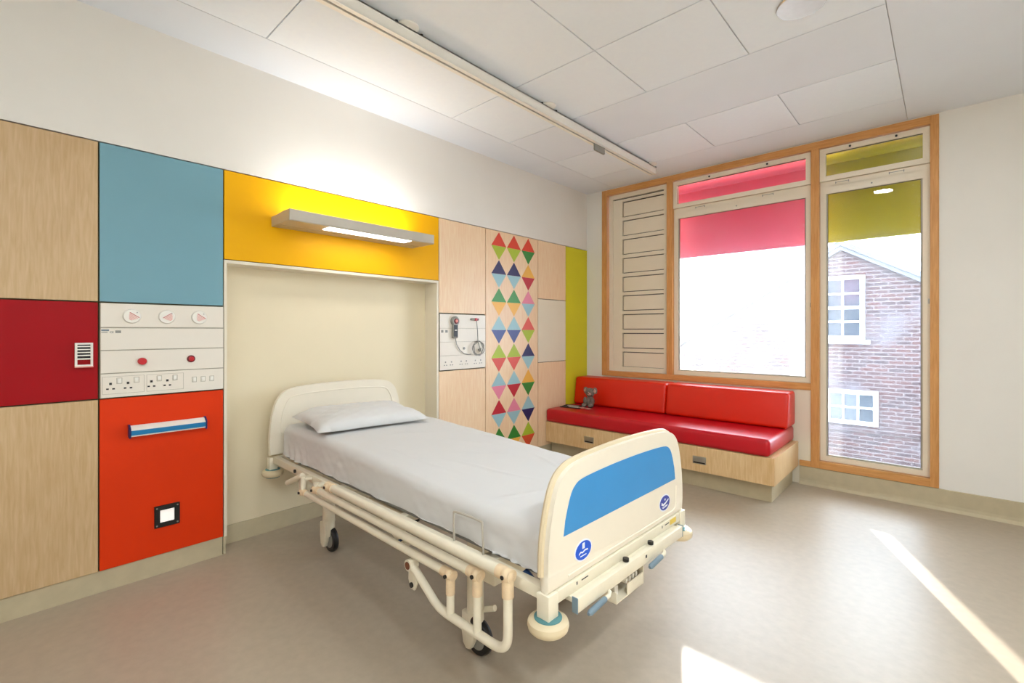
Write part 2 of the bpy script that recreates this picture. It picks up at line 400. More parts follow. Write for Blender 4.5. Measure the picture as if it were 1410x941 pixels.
# casements
def rect_frame(mm, x0, x1, z0, z1, w, y0, y1, wb=None):
    wb = w if wb is None else wb
    mm.box((x0, y0, z0), (x0+w, y1, z1)); mm.box((x1-w, y0, z0), (x1, y1, z1))
    mm.box((x0+w, y0, z1-w), (x1-w, y1, z1)); mm.box((x0+w, y0, z0), (x1-w, y1, z0+wb))
def casement(name, x0, x1, z0, gl, big, label, blindmat):
    t = struct(empty(name, ((x0+x1)/2, YW, z0)))
    m = M_(); rect_frame(m, x0, x1, z0, 2.742, .045, YW+.034, YW+.075); m.box((x0+.045, YW+.034, 2.633), (x1-.045, YW+.075, 2.70)); m.build('casement_frame', WFRAME, t)
    m = M_(); rect_frame(m, x0+.033, x1-.033, z0+.033, 2.66, .022, YW+.045, YW+.07); m.build('glazing_bead', SHADOWLINE, t)
    bx('gasket', BLACK, (x0+.052, YW+.052, 2.629), (x1-.052, YW+.056, 2.636), t)
    bx('gasket', BLACK, (x0+.052, YW+.052, z0+.05), (x0+.058, YW+.056, 2.63), t); bx('gasket', BLACK, (x1-.058, YW+.052, z0+.05), (x1-.052, YW+.056, 2.63), t)
    bx('gasket', BLACK, (x0+.052, YW+.052, z0+.052), (x1-.052, YW+.056, z0+.057), t)
    bx('pane', gl, (x0+.05, YW+.058, z0+.05), (x1-.05, YW+.062, 2.64), t)
    m = M_(); rect_frame(m, x0, x1, 2.745, 3.036, .044, YW+.012, YW+.06); ts = m.build('transom_sash', WFRAME, t)
    bx('pane', GLASS3, (x0+.03, YW+.04, 2.78), (x1-.03, YW+.044, 3.0), t)
    m = M_(); rect_frame(m, x0+.037, x1-.037, 2.786, 2.995, .006, YW+.028, YW+.04); m.build('gasket', BLACK, t)
    for fx in (.3, .72):
        xx = x0+(x1-x0)*fx
        M_().cyl((xx, YW+.012, 3.013), (xx, YW+.004, 3.013), .009, n=12).build('screw_cap', BLACK, t, True)
    for fx in (.22, .72):
        xx = x0+(x1-x0)*fx
        m = M_(); m.box((xx-.05, YW+.031, 2.722), (xx+.05, YW+.034, 2.726)); m.box((xx-.05, YW+.031, 2.712), (xx-.044, YW+.034, 2.73)); m.box((xx+.044, YW+.031, 2.712), (xx+.05, YW+.034, 2.73)); m.build('warning_mark', GREY, t)
    M_().cyl(((x0+x1)/2, YW+.034, 2.665), ((x0+x1)/2, YW+.027, 2.665), .006, n=10).build('latch_pin', GREY, t, True)
    bx('hinge_pin', METAL, (x1-.012, YW+.026, 1.62), (x1+.0, YW+.034, 1.66), t)
    return t
casement('window_1', 1.1125, 2.4145, SZ+.062, GLASS1, True, '', None)
casement('window_2', 2.4805, 3.2255, WZ0+.066, GLASS2, False, '', None)
# outside roller blinds: tube on top, hanging cloth, hem bar
def blind(x0, x1, m, label):
    t = empty('roller_blind', ((x0+x1)/2, YW+.18, 2.19), label=label, cat='blind', group='roller blinds outside the windows')
    M_().cyl((x0, YW+.175, 2.985), (x1, YW+.175, 2.985), .05, n=24).build('roller', m, t, True)
    bx('cloth', m, (x0, YW+.223, 2.235), (x1, YW+.226, 2.985), t)
    bx('hem_bar', m, (x0, YW+.218, 2.22), (x1, YW+.231, 2.238), t, .003, 1)
    for x in (x0-.012, x1+.002): bx('end_bracket', WFRAME, (x, YW+.11, 2.97), (x+.01, YW+.25, 3.1), t)
blind(1.02, 2.405, PINKF, 'pink roller blind half lowered behind the wide pane')
blind(2.432, 3.225, OLIVEF, 'olive lime roller blind lowered behind the tall narrow pane')
# louvred ventilation panel left of the wide window
t = struct(empty('window_3', (.67, YW, SZ)))
m = M_(); rect_frame(m, .30, 1.046, SZ+.062, 3.04, .05, YW+.03, YW+.075); m.build('louvre_frame', WFRAME, t)
bx('backing', DGREY, (.35, YW+.066, SZ+.1), (1.046, YW+.075, 3.0), t)
m = M_(); m.box((.35, YW+.04, .975), (.475, YW+.066, 2.975)); m.box((.475, YW+.04, 2.945), (1.04, YW+.066, 2.975)); m.box((.475, YW+.04, .94), (1.04, YW+.066, .978))
zt = [2.935-.2232*k for k in range(9)]
for k in range(8): m.box((.475, YW+.04, zt[k+1]+.006), (1.04, YW+.066, zt[k]-.176))
m.build('grille_bars', WFRAME, t)
for k in range(9):
    z1 = zt[k]
    bx('louvre_slat', WFRAME, (.484, YW+.046, z1-.168), (1.04, YW+.06, z1-.003), t, .003, 1)

# ------------------------------------------------------------------ outside
gr = bx('ground', GROUND, (-14, YW+.4, -1.5), (16, 30, -1.35)); gr['kind'] = 'structure'
BY_ = 11.0
bb = empty('brick_building', (1.83, BY_, -1.35), label='old red brick house with gable and white sash windows', cat='building')
gx, gz, sl = 1.83, 3.06, .60
M_().prism([(-3.2, -1.35), (5.9, -1.35), (5.9, gz-(5.9-gx)*sl), (gx, gz), (-2.9, gz-(gx+2.9)*sl)], (0, BY_, 0), (1, 0, 0), (0, 0, 1), (0, 1, 0), .3).build('gable_wall', BRICK, bb)
for sgn in (-1, 1):
    dx = 4.5*sgn
    M_().prism([(gx, gz-.02), (gx+dx, gz-.02-abs(dx)*sl), (gx+dx, gz+.09-abs(dx)*sl), (gx, gz+.09)], (0, BY_-.12, 0), (1, 0, 0), (0, 0, 1), (0, 1, 0), 3.5).build('roof_slope', ROOFM, bb)
    M_().prism([(gx, gz-.1), (gx+dx, gz-.1-abs(dx)*sl), (gx+dx, gz-abs(dx)*sl), (gx, gz)], (0, BY_-.09, 0), (1, 0, 0), (0, 0, 1), (0, 1, 0), .085).build('verge_board', ROOFM, bb)
bx('chimney', BRICK, (2.99, BY_+.5, 1.2), (3.75, BY_+1.2, 3.16), bb)
bx('ledge', SASH, (1.2, BY_-.06, 1.16), (2.28, BY_+.02, 1.23), bb)
bx('string_course', BRICK, (-1.5, BY_-.03, -.50), (5.5, BY_+.02, -.43), bb)
def sashwin(x0, x1, z0, z1, nc, nr):
    m = M_(); rect_frame(m, x0, x1, z0, z1, .075, BY_-.05, BY_+.03); f = m.build('sash_window', SASH, bb)
    X0, X1, Z0, Z1 = x0+.075, x1-.075, z0+.075, z1-.075
    cw, rh = (X1-X0)/nc, (Z1-Z0)/nr
    def sub(mm, nm, mt_):
        o = mm.build(nm, mt_, f); return o
    for i in range(nc):
        for j in range(nr):
            sub(M_().box((X0+i*cw, BY_-.012, Z0+j*rh), (X0+(i+1)*cw, BY_-.006, Z0+(j+1)*rh)), 'sash_pane', DPANE)
    for i in range(1, nc): sub(M_().box((X0+i*cw-.018, BY_-.04, Z0), (X0+i*cw+.018, BY_-.013, Z1)), 'glazing_bar', SASH)
    for j in range(1, nr):
        t_ = .03 if nr == 4 and j == 2 else .018
        sub(M_().box((X0, BY_-.042, Z0+j*rh-t_), (X1, BY_-.013, Z0+j*rh+t_)), 'glazing_bar', SASH)
sashwin(1.24, 2.20, 1.24, 2.46, 3, 4)
sashwin(1.33, 2.40, -.37, .28, 4, 2)
tag(bx('sun_blocker_pier', RENDER, (1.81, 7.0, -1.35), (2.05, 8.2, 5.2)), 'pale pier just outside between the two windows, shaped to cut the sun to a streak', 'building')  # guessed from a faint upright, sized to block the sun down to a streak

# ------------------------------------------------------------------ ceiling hoist track
ht = empty('hoist_track', (1.07, 2, 3.03), label='long white ceiling hoist rail running above the bed', cat='hoist rail')
m = M_(); m.box((1.035, YB+.1, 3.036), (1.042, 4.61, 3.1)); m.box((1.098, YB+.1, 3.036), (1.105, 4.61, 3.1)); m.box((1.035, YB+.1, 3.094), (1.105, 4.61, 3.1))
m.box((1.035, YB+.1, 3.03), (1.062, 4.61, 3.038)); m.box((1.078, YB+.1, 3.03), (1.105, 4.61, 3.038)); m.build('rail', PLASTIC, ht)
bx('slot', DGREY, (1.044, YB+.1, 3.07), (1.096, 4.6, 3.09), ht)
bx('end_cap', PLASTIC, (1.035, 4.61, 3.03), (1.105, 4.618, 3.1), ht)
for y in (.1, 1.56, 2.83, 4.53):
    M_().lathe([(.062, 0), (.062, -.006), (.05, -.016), (.02, -.02)], (1.085, y, ZC), n=24).build('ceiling_rose', PLASTIC, ht, True)
    M_().cyl((1.085, y, 3.1), (1.085, y, ZC-.015), .022, n=14).build('hanger_bolt', DGREY, ht, True)
    for s in (-1, 1): M_().cyl((1.098, y+s*.085, 3.1), (1.098, y+s*.085, 3.108), .01, n=10).build('bolt_head', DGREY, ht, True)
bx('trolley', GREY, (1.058, 3.5, 2.975), (1.082, 3.66, 3.05), ht, .01, 2)

# ------------------------------------------------------------------ downlights
def downlight(x, y, label, e=11):
    t = empty('downlight', (x, y, ZC-.012), label=label, cat='ceiling light', group='recessed ceiling downlights')
    M_().lathe([(.098, 0), (.113, -.001), (.117, .006), (.111, .012), (.098, .012)], (x, y, ZC-.012), n=32).build('bezel', METAL, t, True)
    M_().lathe([(.097, 0), (.097, .008)], (x, y, ZC-.008), n=32).build('lens', DLIGHT, t, True)
    l = bpy.data.lights.new('downlight_beam', 'AREA'); l.shape = 'DISK'; l.size = .19; l.energy = e; l.color = (.84, .93, 1)
    lo = bpy.data.objects.new('downlight_beam', l); COL.objects.link(lo); lo.location = (0, 0, -.006); lo.parent = t
downlight(2.76, 2.85, 'round recessed ceiling downlight at the top edge of the picture', 8)
for x, y, e, where in ((4.3, 1.6, 17, 'nearest the window, right of the view'), (4.3, .3, 20, 'right beside the viewer, out of view'),
                       (4.3, -.975, 14, 'over the right rear corner, out of view'), (2.76, -.975, 10, 'behind the viewer, out of view')):
    downlight(x, y, 'round ceiling downlight added for fill, '+where, e)  # added lamps out of view, placed to brighten the room

# ------------------------------------------------------------------ bedhead light
bl = empty('bedhead_light', (0, 1.8, 2.1), label='grey bedhead light box on the yellow panel, lit underneath', cat='wall light')
prof = [(0, 2.10), (.285, 2.10), (.29, 2.106), (.29, 2.172), (.2, 2.172), (.1, 2.165), (.04, 2.165), (0, 2.165)]
M_().prism([(p[0], p[1]) for p in prof], (0, 1.23, 0), (1, 0, 0), (0, 0, 1), (0, 1, 0), 1.137, .002, 1).build('housing', ALU, bl)
bx('bottom_groove', SHADOWLINE, (.10, 1.25, 2.0985), (.108, 2.35, 2.1), bl)
bx('lamp_lens', LAMPW, (.17, 1.50, 2.096), (.275, 2.16, 2.1), bl)
bx('uplight_lens', LAMPUP, (.09, 1.34, 2.166), (.19, 2.26, 2.176), bl)
def arealight(name, parent, loc, sx, sy, e, col, rot=(0, 0, 0)):
    l = bpy.data.lights.new(name, 'AREA'); l.shape = 'RECTANGLE'; l.size = sx; l.size_y = sy; l.energy = e; l.color = col
    o = bpy.data.objects.new(name, l); COL.objects.link(o); o.parent = parent; o.location = loc; o.rotation_euler = rot
arealight('reading_beam', bl, (.22, 0.03, -.008), .1, .66, .8, (1, .97, .92))
arealight('uplight_beam', bl, (.14, 0, .08), .1, .92, 5.5, (.97, .98, 1), (math.pi, math.radians(-22), 0))

# ------------------------------------------------------------------ service panels
def socket(parent, y, z, s=1.0, mt_=None):
    m = M_()
    m.box((.0075, y-.005*s, z+.006*s), (.0088, y+.005*s, z+.017*s))
    for d in (-.0115, .0115): m.box((.0075, y+(d-.005)*s, z-.017*s), (.0088, y+(d+.005)*s, z-.010*s))
    m.build('socket_pins', mt_ or BLACK, parent)
def rocker(parent, y, z, w=.018, h=.026):
    bx('switch', PLASTIC, (.0075, y-w/2, z-h/2), (.0115, y+w/2, z+h/2), parent, .002, 2)
    m = M_(); rect_frame_yz(m, y-w/2-.003, y+w/2+.003, z-h/2-.003, z+h/2+.003, .002, .0075, .0082); m.build('switch_surround', SHADOWLINE, parent)
def rect_frame_yz(m, y0, y1, z0, z1, w, x0, x1):
    m.box((x0, y0, z0), (x1, y0+w, z1)); m.box((x0, y1-w, z0), (x1, y1, z1)); m.box((x0, y0+w, z1-w), (x1, y1-w, z1)); m.box((x0, y0+w, z0), (x1, y1-w, z0+w))
sp = empty('service_panel', (0, .652, ZM0), label='white service trunking panel between the blue and orange panels', cat='service panel')
bx('back_plate', SHADOWLINE, (-.021, .361, ZM0+.004), (.003, .945, ZM1-.004), sp)
for z0, z1 in ((1.422, 1.55), (1.299, 1.416), (1.174, 1.294), (1.042, 1.169)):
    bx('cover_strip', SERV, (.003, .364, z0), (.0075, .943, z1), sp, .001, 1)
for y, fl in ((.494, 0), (.653, 1), (.813, 0)):
    g = M_().lathe([(.04, 0), (.04, .006), (.036, .012), (0.01, .013)], (.0075, y, 1.483), (1, 0, 0), 28).build('outlet_disc', PLASTIC, sp, True)
    for i in range(5):
        a = -.6 if not fl else .6
        L_ = (.05, .044, .036, .026, .016)[i]; off = -i*.0075+.008
        c, s_ = math.cos(a), math.sin(a)
        m = M_(); ux, uy = Vector((0, c, s_)), Vector((0, -s_, c))
        m.prism([(-L_/2, -.0016), (L_/2, -.0016), (L_/2, .0016), (-L_/2, .0016)], Vector((.0205, y+.006, 1.483))+uy*off, ux, uy, (1, 0, 0), .0006)
        m.build('printed_stripe', PINKP if i else REDB, g)
    M_().cyl((.0195, y+.022, 1.503), (.0212, y+.022, 1.503), .0028, n=8).build('screw', GREY, g, True)
M_().lathe([(.02, 0), (.02, .02), (.016, .026), (.004, .027)], (.0075, .539, 1.232), (1, 0, 0), 22).build('call_button', REDB, sp, True)
r_ = M_().lathe([(.021, 0), (.021, .006), (.017, .008), (.004, .008)], (.0075, .772, 1.236), (1, 0, 0), 22).build('call_button', DRED, sp, True)
M_().lathe([(.013, 0), (.013, .007), (.003, .008)], (.014, .772, 1.236), (1, 0, 0), 18).build('button_cap', REDB, r_, True)
for y in (.404, .478, .582, .656): socket(sp, y, 1.103, 1.1)
for y in (.441, .515, .618, .693): rocker(sp, y, 1.130)
for y in (.789, .834, .880): rocker(sp, y, 1.111)
for y0, y1 in ((.37, .55), (.56, .735)):
    m = M_(); rect_frame_yz(m, y0, y1, 1.06, 1.155, .0015, .0075, .0078); m.build('socket_plate_edge', SHADOWLINE, sp)
bx('maker_label', GRIP, (.0076, .366, 1.401), (.008, .398, 1.409), sp); bx('maker_label', GREY, (.0076, .366, 1.392), (.008, .392, 1.396), sp)
text_mesh('lettering', 'CE', DGREY, .014, (.0084, .409, 1.394), (0, 1, 0), (0, 0, 1), sp)
bx('maker_label', GREY, (.0076, .424, 1.390), (.008, .448, 1.404), sp)
# second service panel beyond the niche
s2 = empty('service_panel', (0, 2.93, 1.042), label='smaller white socket panel with hanging handset, right of the bed niche', cat='service panel')
bx('back_plate', SHADOWLINE, (-.021, 2.65, 1.047), (.003, 3.219, 1.557), s2)
for z0, z1 in ((1.427, 1.553), (1.303, 1.425), (1.179, 1.301), (1.05, 1.177)): bx('cover_strip', SERV, (.003, 2.653, z0), (.0075, 3.216, z1), s2, .001, 1)
for y in (2.715, 2.785, 2.90, 2.965, 3.08, 3.15): socket(s2, y, 1.108, 1.1, GREY)
M_().cyl((.0075, 2.935, 1.24), (.013, 2.935, 1.24), .012, n=14).build('jack_socket', GREY, s2, True)
bx('maker_label', GREY, (.0076, 2.665, 1.387), (.008, 2.69, 1.41), s2); bx('maker_label', GREY, (.0076, 2.712, 1.387), (.008, 2.74, 1.41), s2)
hs = empty('handset', (.02, 2.815, 1.34), label='grey nurse call handset with red button on the socket panel', cat='handset')
m = M_(); m.box((.0085, 2.783, 1.335), (.035, 2.842, 1.475), .008); m.build('handset_body', GREY, hs, True)
M_().lathe([(.044, 0), (.044, .022), (.036, .03), (.006, .031)], (.0085, 2.815, 1.492), (1, 0, 0), 24).build('handset_head', GREY, hs, True)
M_().lathe([(.026, 0), (.024, .006), (.004, .007)], (.038, 2.815, 1.492), (1, 0, 0), 22).build('call_button', DRED, hs, True)
M_().lathe([(.015, 0), (.013, .005), (.003, .006)], (.044, 2.815, 1.492), (1, 0, 0), 18).build('button_cap', PINKP, hs, True)
bx('keypad', BLACK, (.035, 2.79, 1.35), (.037, 2.835, 1.455), hs); bx('keypad_label', PAPER, (.037, 2.8, 1.405), (.0375, 2.825, 1.413), hs)
pc = [(.02, 2.822, 1.335), (.02, 2.835, 1.28), (.02, 2.875, 1.225), (.02, 2.93, 1.19), (.022, 2.98, 1.18), (.022, 3.012, 1.184)]
M_().tube(pc, .0035, 8).build('cable', GREY, hs, True)
cc = empty('coiled_cable', (.02, 3.09, 1.2), label='coiled grey cable hung from a red plug on the socket panel', cat='cable')
m = M_(); n_ = 90; m.tube([(.034+.012*math.sin(k*.35), 3.095+(.066+.004*math.sin(k*.9))*math.cos(2*math.pi*k/30), 1.238+(.066+.004*math.sin(k*.9))*math.sin(2*math.pi*k/30)) for k in range(n_)], .0038, 6); m.build('coil', GREY, cc, True)
m = M_(); m.tube([(.03, 3.075, 1.505), (.028, 3.09, 1.40), (.024, 3.10, 1.30), (.03, 3.115, 1.25), (.032, 3.11, 1.20)], .0035, 6); m.build('lead', GREY, cc, True)
m = M_(); m.tube([(.03, 3.10, 1.22), (.034, 3.125, 1.235), (.034, 3.12, 1.205)], .01, 8); m.build('cable_tail', GREY, cc, True)
M_().cyl((.0078, 3.065, 1.512), (.04, 3.065, 1.512), .013, n=14).build('plug', REDB, cc, True)
M_().cyl((.0225, 3.01, 1.512), (.0225, 3.055, 1.512), .011, n=12).build('plug_sleeve', GREY, cc, True)
M_().cyl((.0078, 3.105, 1.512), (.018, 3.105, 1.512), .012, n=12).build('plug_ring', DRED, cc, True)
# grille unit on the crimson panel
gu = empty('wall_grille', (0, .296, 1.215), label='small cream slotted wall unit on the crimson panel', cat='wall unit')
m = M_(); rect_frame_yz(m, .262, .332, 1.216, 1.339, .009, .0, .024); m.box((0, .271, 1.252), (.024, .323, 1.259))
for k in range(4): m.box((.006, .271, 1.2705+k*.0155), (.024, .323, 1.2765+k*.0155))
m.build('casing', PLASTIC, gu); bx('dark_inside', BLACK, (.0008, .27, 1.256), (.005, .324, 1.332), gu)
bx('red_window', REDL, (.0008, .27, 1.224), (.004, .324, 1.252), gu); bx('bottom_lip', PINKP, (.0, .262, 1.211), (.027, .333, 1.217), gu)
# equipment rail on the orange panel
er = empty('equipment_rail', (0, .66, .82), label='short blue and silver equipment rail on the orange panel', cat='rail')
m = M_(); m.prism([(.004, .826), (.04, .820), (.046, .832), (.046, .858), (.018, .878), (.004, .878)], (0, .486, 0), (1, 0, 0), (0, 0, 1), (0, 1, 0), .352); m.build('rail_body', PLASTIC, er)
bx('blue_insert', CRAIL, (.0462, .486, .828), (.0475, .838, .854), er)
for y in (.478, .838): M_().prism([(0, .818), (.046, .813), (.05, .83), (.05, .862), (.02, .884), (0, .884)], (0, y, 0), (1, 0, 0), (0, 0, 1), (0, 1, 0), .008).build('end_cap', NAVYP, er)
# night light low on the orange panel
nl = empty('night_light', (0, .656, .275), label='small square black framed night light glowing low on the orange panel', cat='night light')
m = M_(); rect_frame_yz(m, .596, .716, .275, .398, .026, .0, .01); m.build('bezel', BLACK, nl)
bx('lens', NLIGHT, (.0, .618, .298), (.004, .694, .375), nl)
for y in (.607, .705):
    for z in (.287, .386): M_().cyl((.01, y, z), (.0125, y, z), .0045, n=10).build('screw', GREY, nl, True)

# ------------------------------------------------------------------ window seat
YF, XE = 4.165, 2.317
ws = empty('window_seat', (1.16, 4.58, 0), label='long maple storage bench built under the wide window', cat='bench')
bx('plinth', BASE, (.002, YF+.105, 0), (2.272, 4.97, .16), ws)
bx('carcass', MAPLEB, (.002, YF+.022, .16), (XE-.022, 4.988, .372), ws)
bx('end_panel', MAPLEB, (XE-.02, YF+.022, .163), (XE, 4.99, .385), ws, .001, 1)
bx('bench_top', MAPLEB, (.002, YF+.022, .373), (XE-.022, 4.988, .385), ws)
for x0, x1, hx in ((.004, 1.155, .577), (1.16, XE, 1.724)):
    d = bx('drawer', MAPLEB, (x0, YF, .163), (x1, YF+.02, .383), ws, .001, 1)
    h = M_().box((hx-.058, YF-.004, .232), (hx+.058, YF, .298), .002).build('cup_handle', METAL, d, True)
    bx('finger_slot', BLACK, (hx-.05, YF-.0055, .238), (hx+.05, YF-.004, .25), d)
def cushion(name, lo, hi, mtl, label, r=.035, slant=0):
    m = M_(); m.box(lo, hi, r, 4)
    zc = (lo[2]+hi[2])/2
    for v in m.bm.verts:
        if slant and v.co.y < (lo[1]+hi[1])/2: v.co.y += (v.co.z-zc)/(hi[2]-lo[2])*slant
    return tag(m.build(name, mtl, None, True, ang=60), label, 'cushion')
c = cushion('seat_cushion', (.006, YF-.01, .387), (2.285, 4.985, .532), CRIM, 'long crimson vinyl seat cushion on the maple bench')
cushion('back_cushion', (.008, 4.71, .535), (1.158, 4.985, .85), ORV, 'orange red vinyl back cushion behind the soft toy', .028, .05)
cushion('back_cushion', (1.164, 4.71, .535), (2.295, 4.985, .85), ORV, 'orange red vinyl back cushion at the window end of the bench', .028, .05)
# soft toy
ty = empty('soft_toy', (.32, 4.58, .533), label='small grey plush animal sitting on the crimson cushion', cat='soft toy')
def blob(name, c, r, sc, m_=PLUSH):
    o = M_(); o.ball(c, r, sc, 12)
    for v in o.bm.verts:
        d = (v.co-Vector(c)).normalized(); v.co += d*random.uniform(-.004, .006)
    return o.build(name, m_, ty, True, ang=80)
tx, tyy = .32, 4.58
blob('body', (tx, tyy, .60), .05, (1, .9, 1.35)); blob('head', (tx+.005, tyy-.01, .70), .05, (1.15, .95, .95))
blob('muzzle', (tx+.02, tyy-.05, .69), .022, (1, 1, .85), PLUSHL)
for s in (-1, 1):
    blob('ear', (tx+.005+s*.062, tyy-.004, .722), .03, (.95, .5, 1.15)); blob('inner_ear', (tx+.007+s*.064, tyy-.016, .722), .018, (.9, .4, 1.1), PLUSHL)
    blob('arm', (tx+s*.045, tyy-.035, .60), .02, (.9, 1, 2.3)); blob('leg', (tx+s*.042, tyy-.055, .556), .023, (1, 1.9, .95))
    M_().ball((tx+.014+s*.02, tyy-.057, .708), .006).build('eye', BLACK, ty, True)
M_().ball((tx+.02, tyy-.074, .694), .008, (1.2, .7, .9)).build('nose', BLACK, ty, True)
# booklets
bk = empty('booklet', (.17, 4.45, .533), .25, label='dark booklet with white printed blocks lying on the crimson cushion', cat='booklet')
bx('cover', DGREY, (-.12, -.1, 0), (.12, .1, .006), bk, local=True)
bx('printed_block', PAPER, (-.08, .02, .006), (.06, .06, .0066), bk, local=True); bx('printed_block', PAPER, (-.03, -.07, .006), (.09, -.02, .0066), bk, local=True)
lf = empty('leaflet', (.345, 4.43, .533), -.2, label='pinkish folded leaflet lying beside the soft toy', cat='leaflet')
m = M_(); m.grid(8, 2, lambda u, v: Vector((-.1+.2*u, -.03+.06*v, .003+.006*abs(math.sin(u*7)))))
bmesh.ops.solidify(m.bm, geom=m.bm.faces[:], thickness=.0015); m.build('folded_sheet', PINKPAPER, lf, True, local=True)

# ------------------------------------------------------------------ hospital bed (local: X head->foot, Y away from viewer)
BC = Vector((1.169, 1.7215, 0)); BA = math.radians(-.9)
bed = empty('hospital_bed', BC, BA, label='cream hospital bed with blue footboard panel, wheels and lowered side rails', cat='bed')
def part(m, name, mt_, smooth=True, parent=bed): 
    o = m.build(name, mt_, parent, smooth, local=True)
    if parent is not bed: o.location = o.location - parent.location
    return o
def bbox_(name, mt_, lo, hi, bev=.003, parent=bed): return part(M_().box(lo, hi, bev, 2), name, mt_, True, parent)
def smooth_poly(P, n=4, closed=True):
    out = []; N = len(P)
    for i in range(N):
        p0, p1, p2, p3 = P[i-1], P[i], P[(i+1) % N], P[(i+2) % N]
        for k in range(n):
            t = k/n; out.append(tuple(.5*((2*p1[j])+(-p0[j]+p2[j])*t+(2*p0[j]-5*p1[j]+4*p2[j]-p3[j])*t*t+(-p0[j]+3*p1[j]-3*p2[j]+p3[j])*t**3) for j in (0, 1)))
    return out
def mirror(P): return P + [(-a, b) for a, b in reversed(P) if a != 0]
def board(half, x0, x1, name, mt_):
    top = half; pts = mirror(top)                  # left half listed bottom-left -> top middle
    return part(M_().prism(pts, (x0, 0, 0), (0, 1, 0), (0, 0, 1), (1, 0, 0), x1-x0, .008, 3), name, mt_)
def arc_curve(P, n=5):
    """open catmull-rom"""
    Q = [P[0]]+list(P)+[P[-1]]; out = []
    for i in range(1, len(Q)-2):
        for k in range(n):
            t = k/n; p0, p1, p2, p3 = Q[i-1], Q[i], Q[i+1], Q[i+2]
            out.append(tuple(.5*((2*p1[j])+(-p0[j]+p2[j])*t+(2*p0[j]-5*p1[j]+4*p2[j]-p3[j])*t*t+(-p0[j]+3*p1[j]-3*p2[j]+p3[j])*t**3) for j in range(len(p1))))
    out.append(tuple(P[-1])); return out
foot_half = [(-.507, .548)] + arc_curve([(-.507, .60), (-.503, .70), (-.482, .805), (-.45, .885), (-.4, .927), (-.32, .946), (-.15, .955), (0, .958)], 4)
fb = board(foot_half, 1.182, 1.216, 'footboard', BOARD)
trim = [(a, b) for a, b in foot_half]
def rim(half, x, name, r, inset=0):
    P = mirror(half); part(M_().tube([(x, a, b) for a, b in P], r, 8), name, BOARDE)
rim(foot_half[1:], 1.186, 'edge_trim', .012)
bp = mirror([(-.425, .712)] + arc_curve([(-.415, .765), (-.388, .835), (-.36, .868), (-.31, .884), (-.15, .892), (0, .894)], 4))
part(M_().prism(bp, (1.214, 0, 0), (0, 1, 0), (0, 0, 1), (1, 0, 0), .004, .001, 1), 'blue_panel', BEDBLUE)
part(M_().tube([(1.216, -.40, .572), (1.216, .40, .572), (1.216, .425, .58), (1.216, .435, .60), (1.216, .437, .68)], .0035, 6), 'moulded_bead', BOARD)
def logo(y, z, mt_, second):
    E_ = lambda a, b, n=28: [(a*math.cos(2*math.pi*k/n), b*math.sin(2*math.pi*k/n)) for k in range(n)]
    o = part(M_().prism(E_(.052, .037), (1.216, y, z), (0, 1, 0), (0, 0, 1), (1, 0, 0), .0012), 'badge_border', LOGOW)
    e = M_().prism(E_(.047, .032), (1.217, y, z), (0, 1, 0), (0, 0, 1), (1, 0, 0), .0012); part(e, 'badge', mt_)
    def q(pts, nm='badge_mark', mm=LOGOW): part(M_().prism(pts, (1.218, y, z), (0, 1, 0), (0, 0, 1), (1, 0, 0), .0009), nm, mm)
    if not second:
        q([(-.008, .006), (.006, .006), (.006, .026), (-.008, .026)])
        q([(-.028, -.006), (-.018, .0), (-.006, -.004), (.008, .001), (.026, -.001), (.026, -.006), (.008, -.004), (-.006, -.009), (-.018, -.005), (-.028, -.011)])
        q([(-.02, -.019), (.016, -.019), (.016, -.016), (-.02, -.016)])
    else:
        q([(-.034, -.004), (-.015, -.012), (.006, -.006), (.034, .006), (.034, .012), (.006, .002), (-.015, -.002), (-.032, .008)])
        q([(-.006, .012), (.004, .010), (.006, .018), (-.004, .020)])
        q([(-.03, -.014), (-.02, -.022), (.02, -.018), (.028, -.012), (.01, -.012), (-.012, -.017)])
logo(-.312, .630, LOGO, False); logo(.318, .630, LOGOD, True)
head_half = [(-.512, .56)] + arc_curve([(-.512, .66), (-.505, .76), (-.488, .86), (-.46, .935), (-.42, .98), (-.36, 1.006), (-.2, 1.02), (0, 1.025)], 4)
hb_ = board([(a, b) for a, b in head_half], -1.215, -1.183, 'headboard', BOARD)
inner = arc_curve([(-.44, .70), (-.435, .80), (-.415, .88), (-.38, .935), (-.33, .953), (-.2, .963), (0, .967)], 4)
part(M_().tube([(-1.183, a, b) for a, b in mirror(inner)], .005, 6), 'moulded_bead', BOARD)
# corner posts, end rails, side rails of the frame
for sx in (-1, 1):
    for sy in (-1, 1):
        bbox_('corner_post', BEDP, (sx*1.2-.026, sy*.49-.026, .462), (sx*1.2+.026, sy*.49+.026, .548), .004)
        b_ = part(M_().lathe([(.03, -.022), (.056, -.022), (.066, -.012), (.069, 0), (.066, .012), (.056, .02), (.046, .021), (.03, .018)], (sx*1.2, sy*.487, .443), n=32), 'bumper_wheel', BOARDE)
        part(M_().lathe([(.028, .01), (.046, .018), (.046, .024), (.03, .026)], (sx*1.2, sy*.487, .443), n=28), 'bumper_hub', TEAL)
        if sx < 0: part(M_().lathe([(.03, -.03), (.045, -.03), (.045, -.022)], (sx*1.2, sy*.487, .443), n=28), 'bumper_hub', TEAL)
    bbox_('end_rail', BEDP, (sx*1.2-.022, -.463, .505), (sx*1.2+.022, .463, .547), .004)
bbox_('control_rail', BEDP, (1.238, -.405, .464), (1.262, .405, .513), .004); bbox_('rail_shelf', BEDP, (1.2, -.40, .488), (1.24, .40, .506), .002)
for s in (-1, 1): bbox_('rail_end_cap', GRIP, (1.238, s*.405-(.004 if s < 0 else 0), .462), (1.262, s*.405+(.004 if s > 0 else 0), .515), .002)
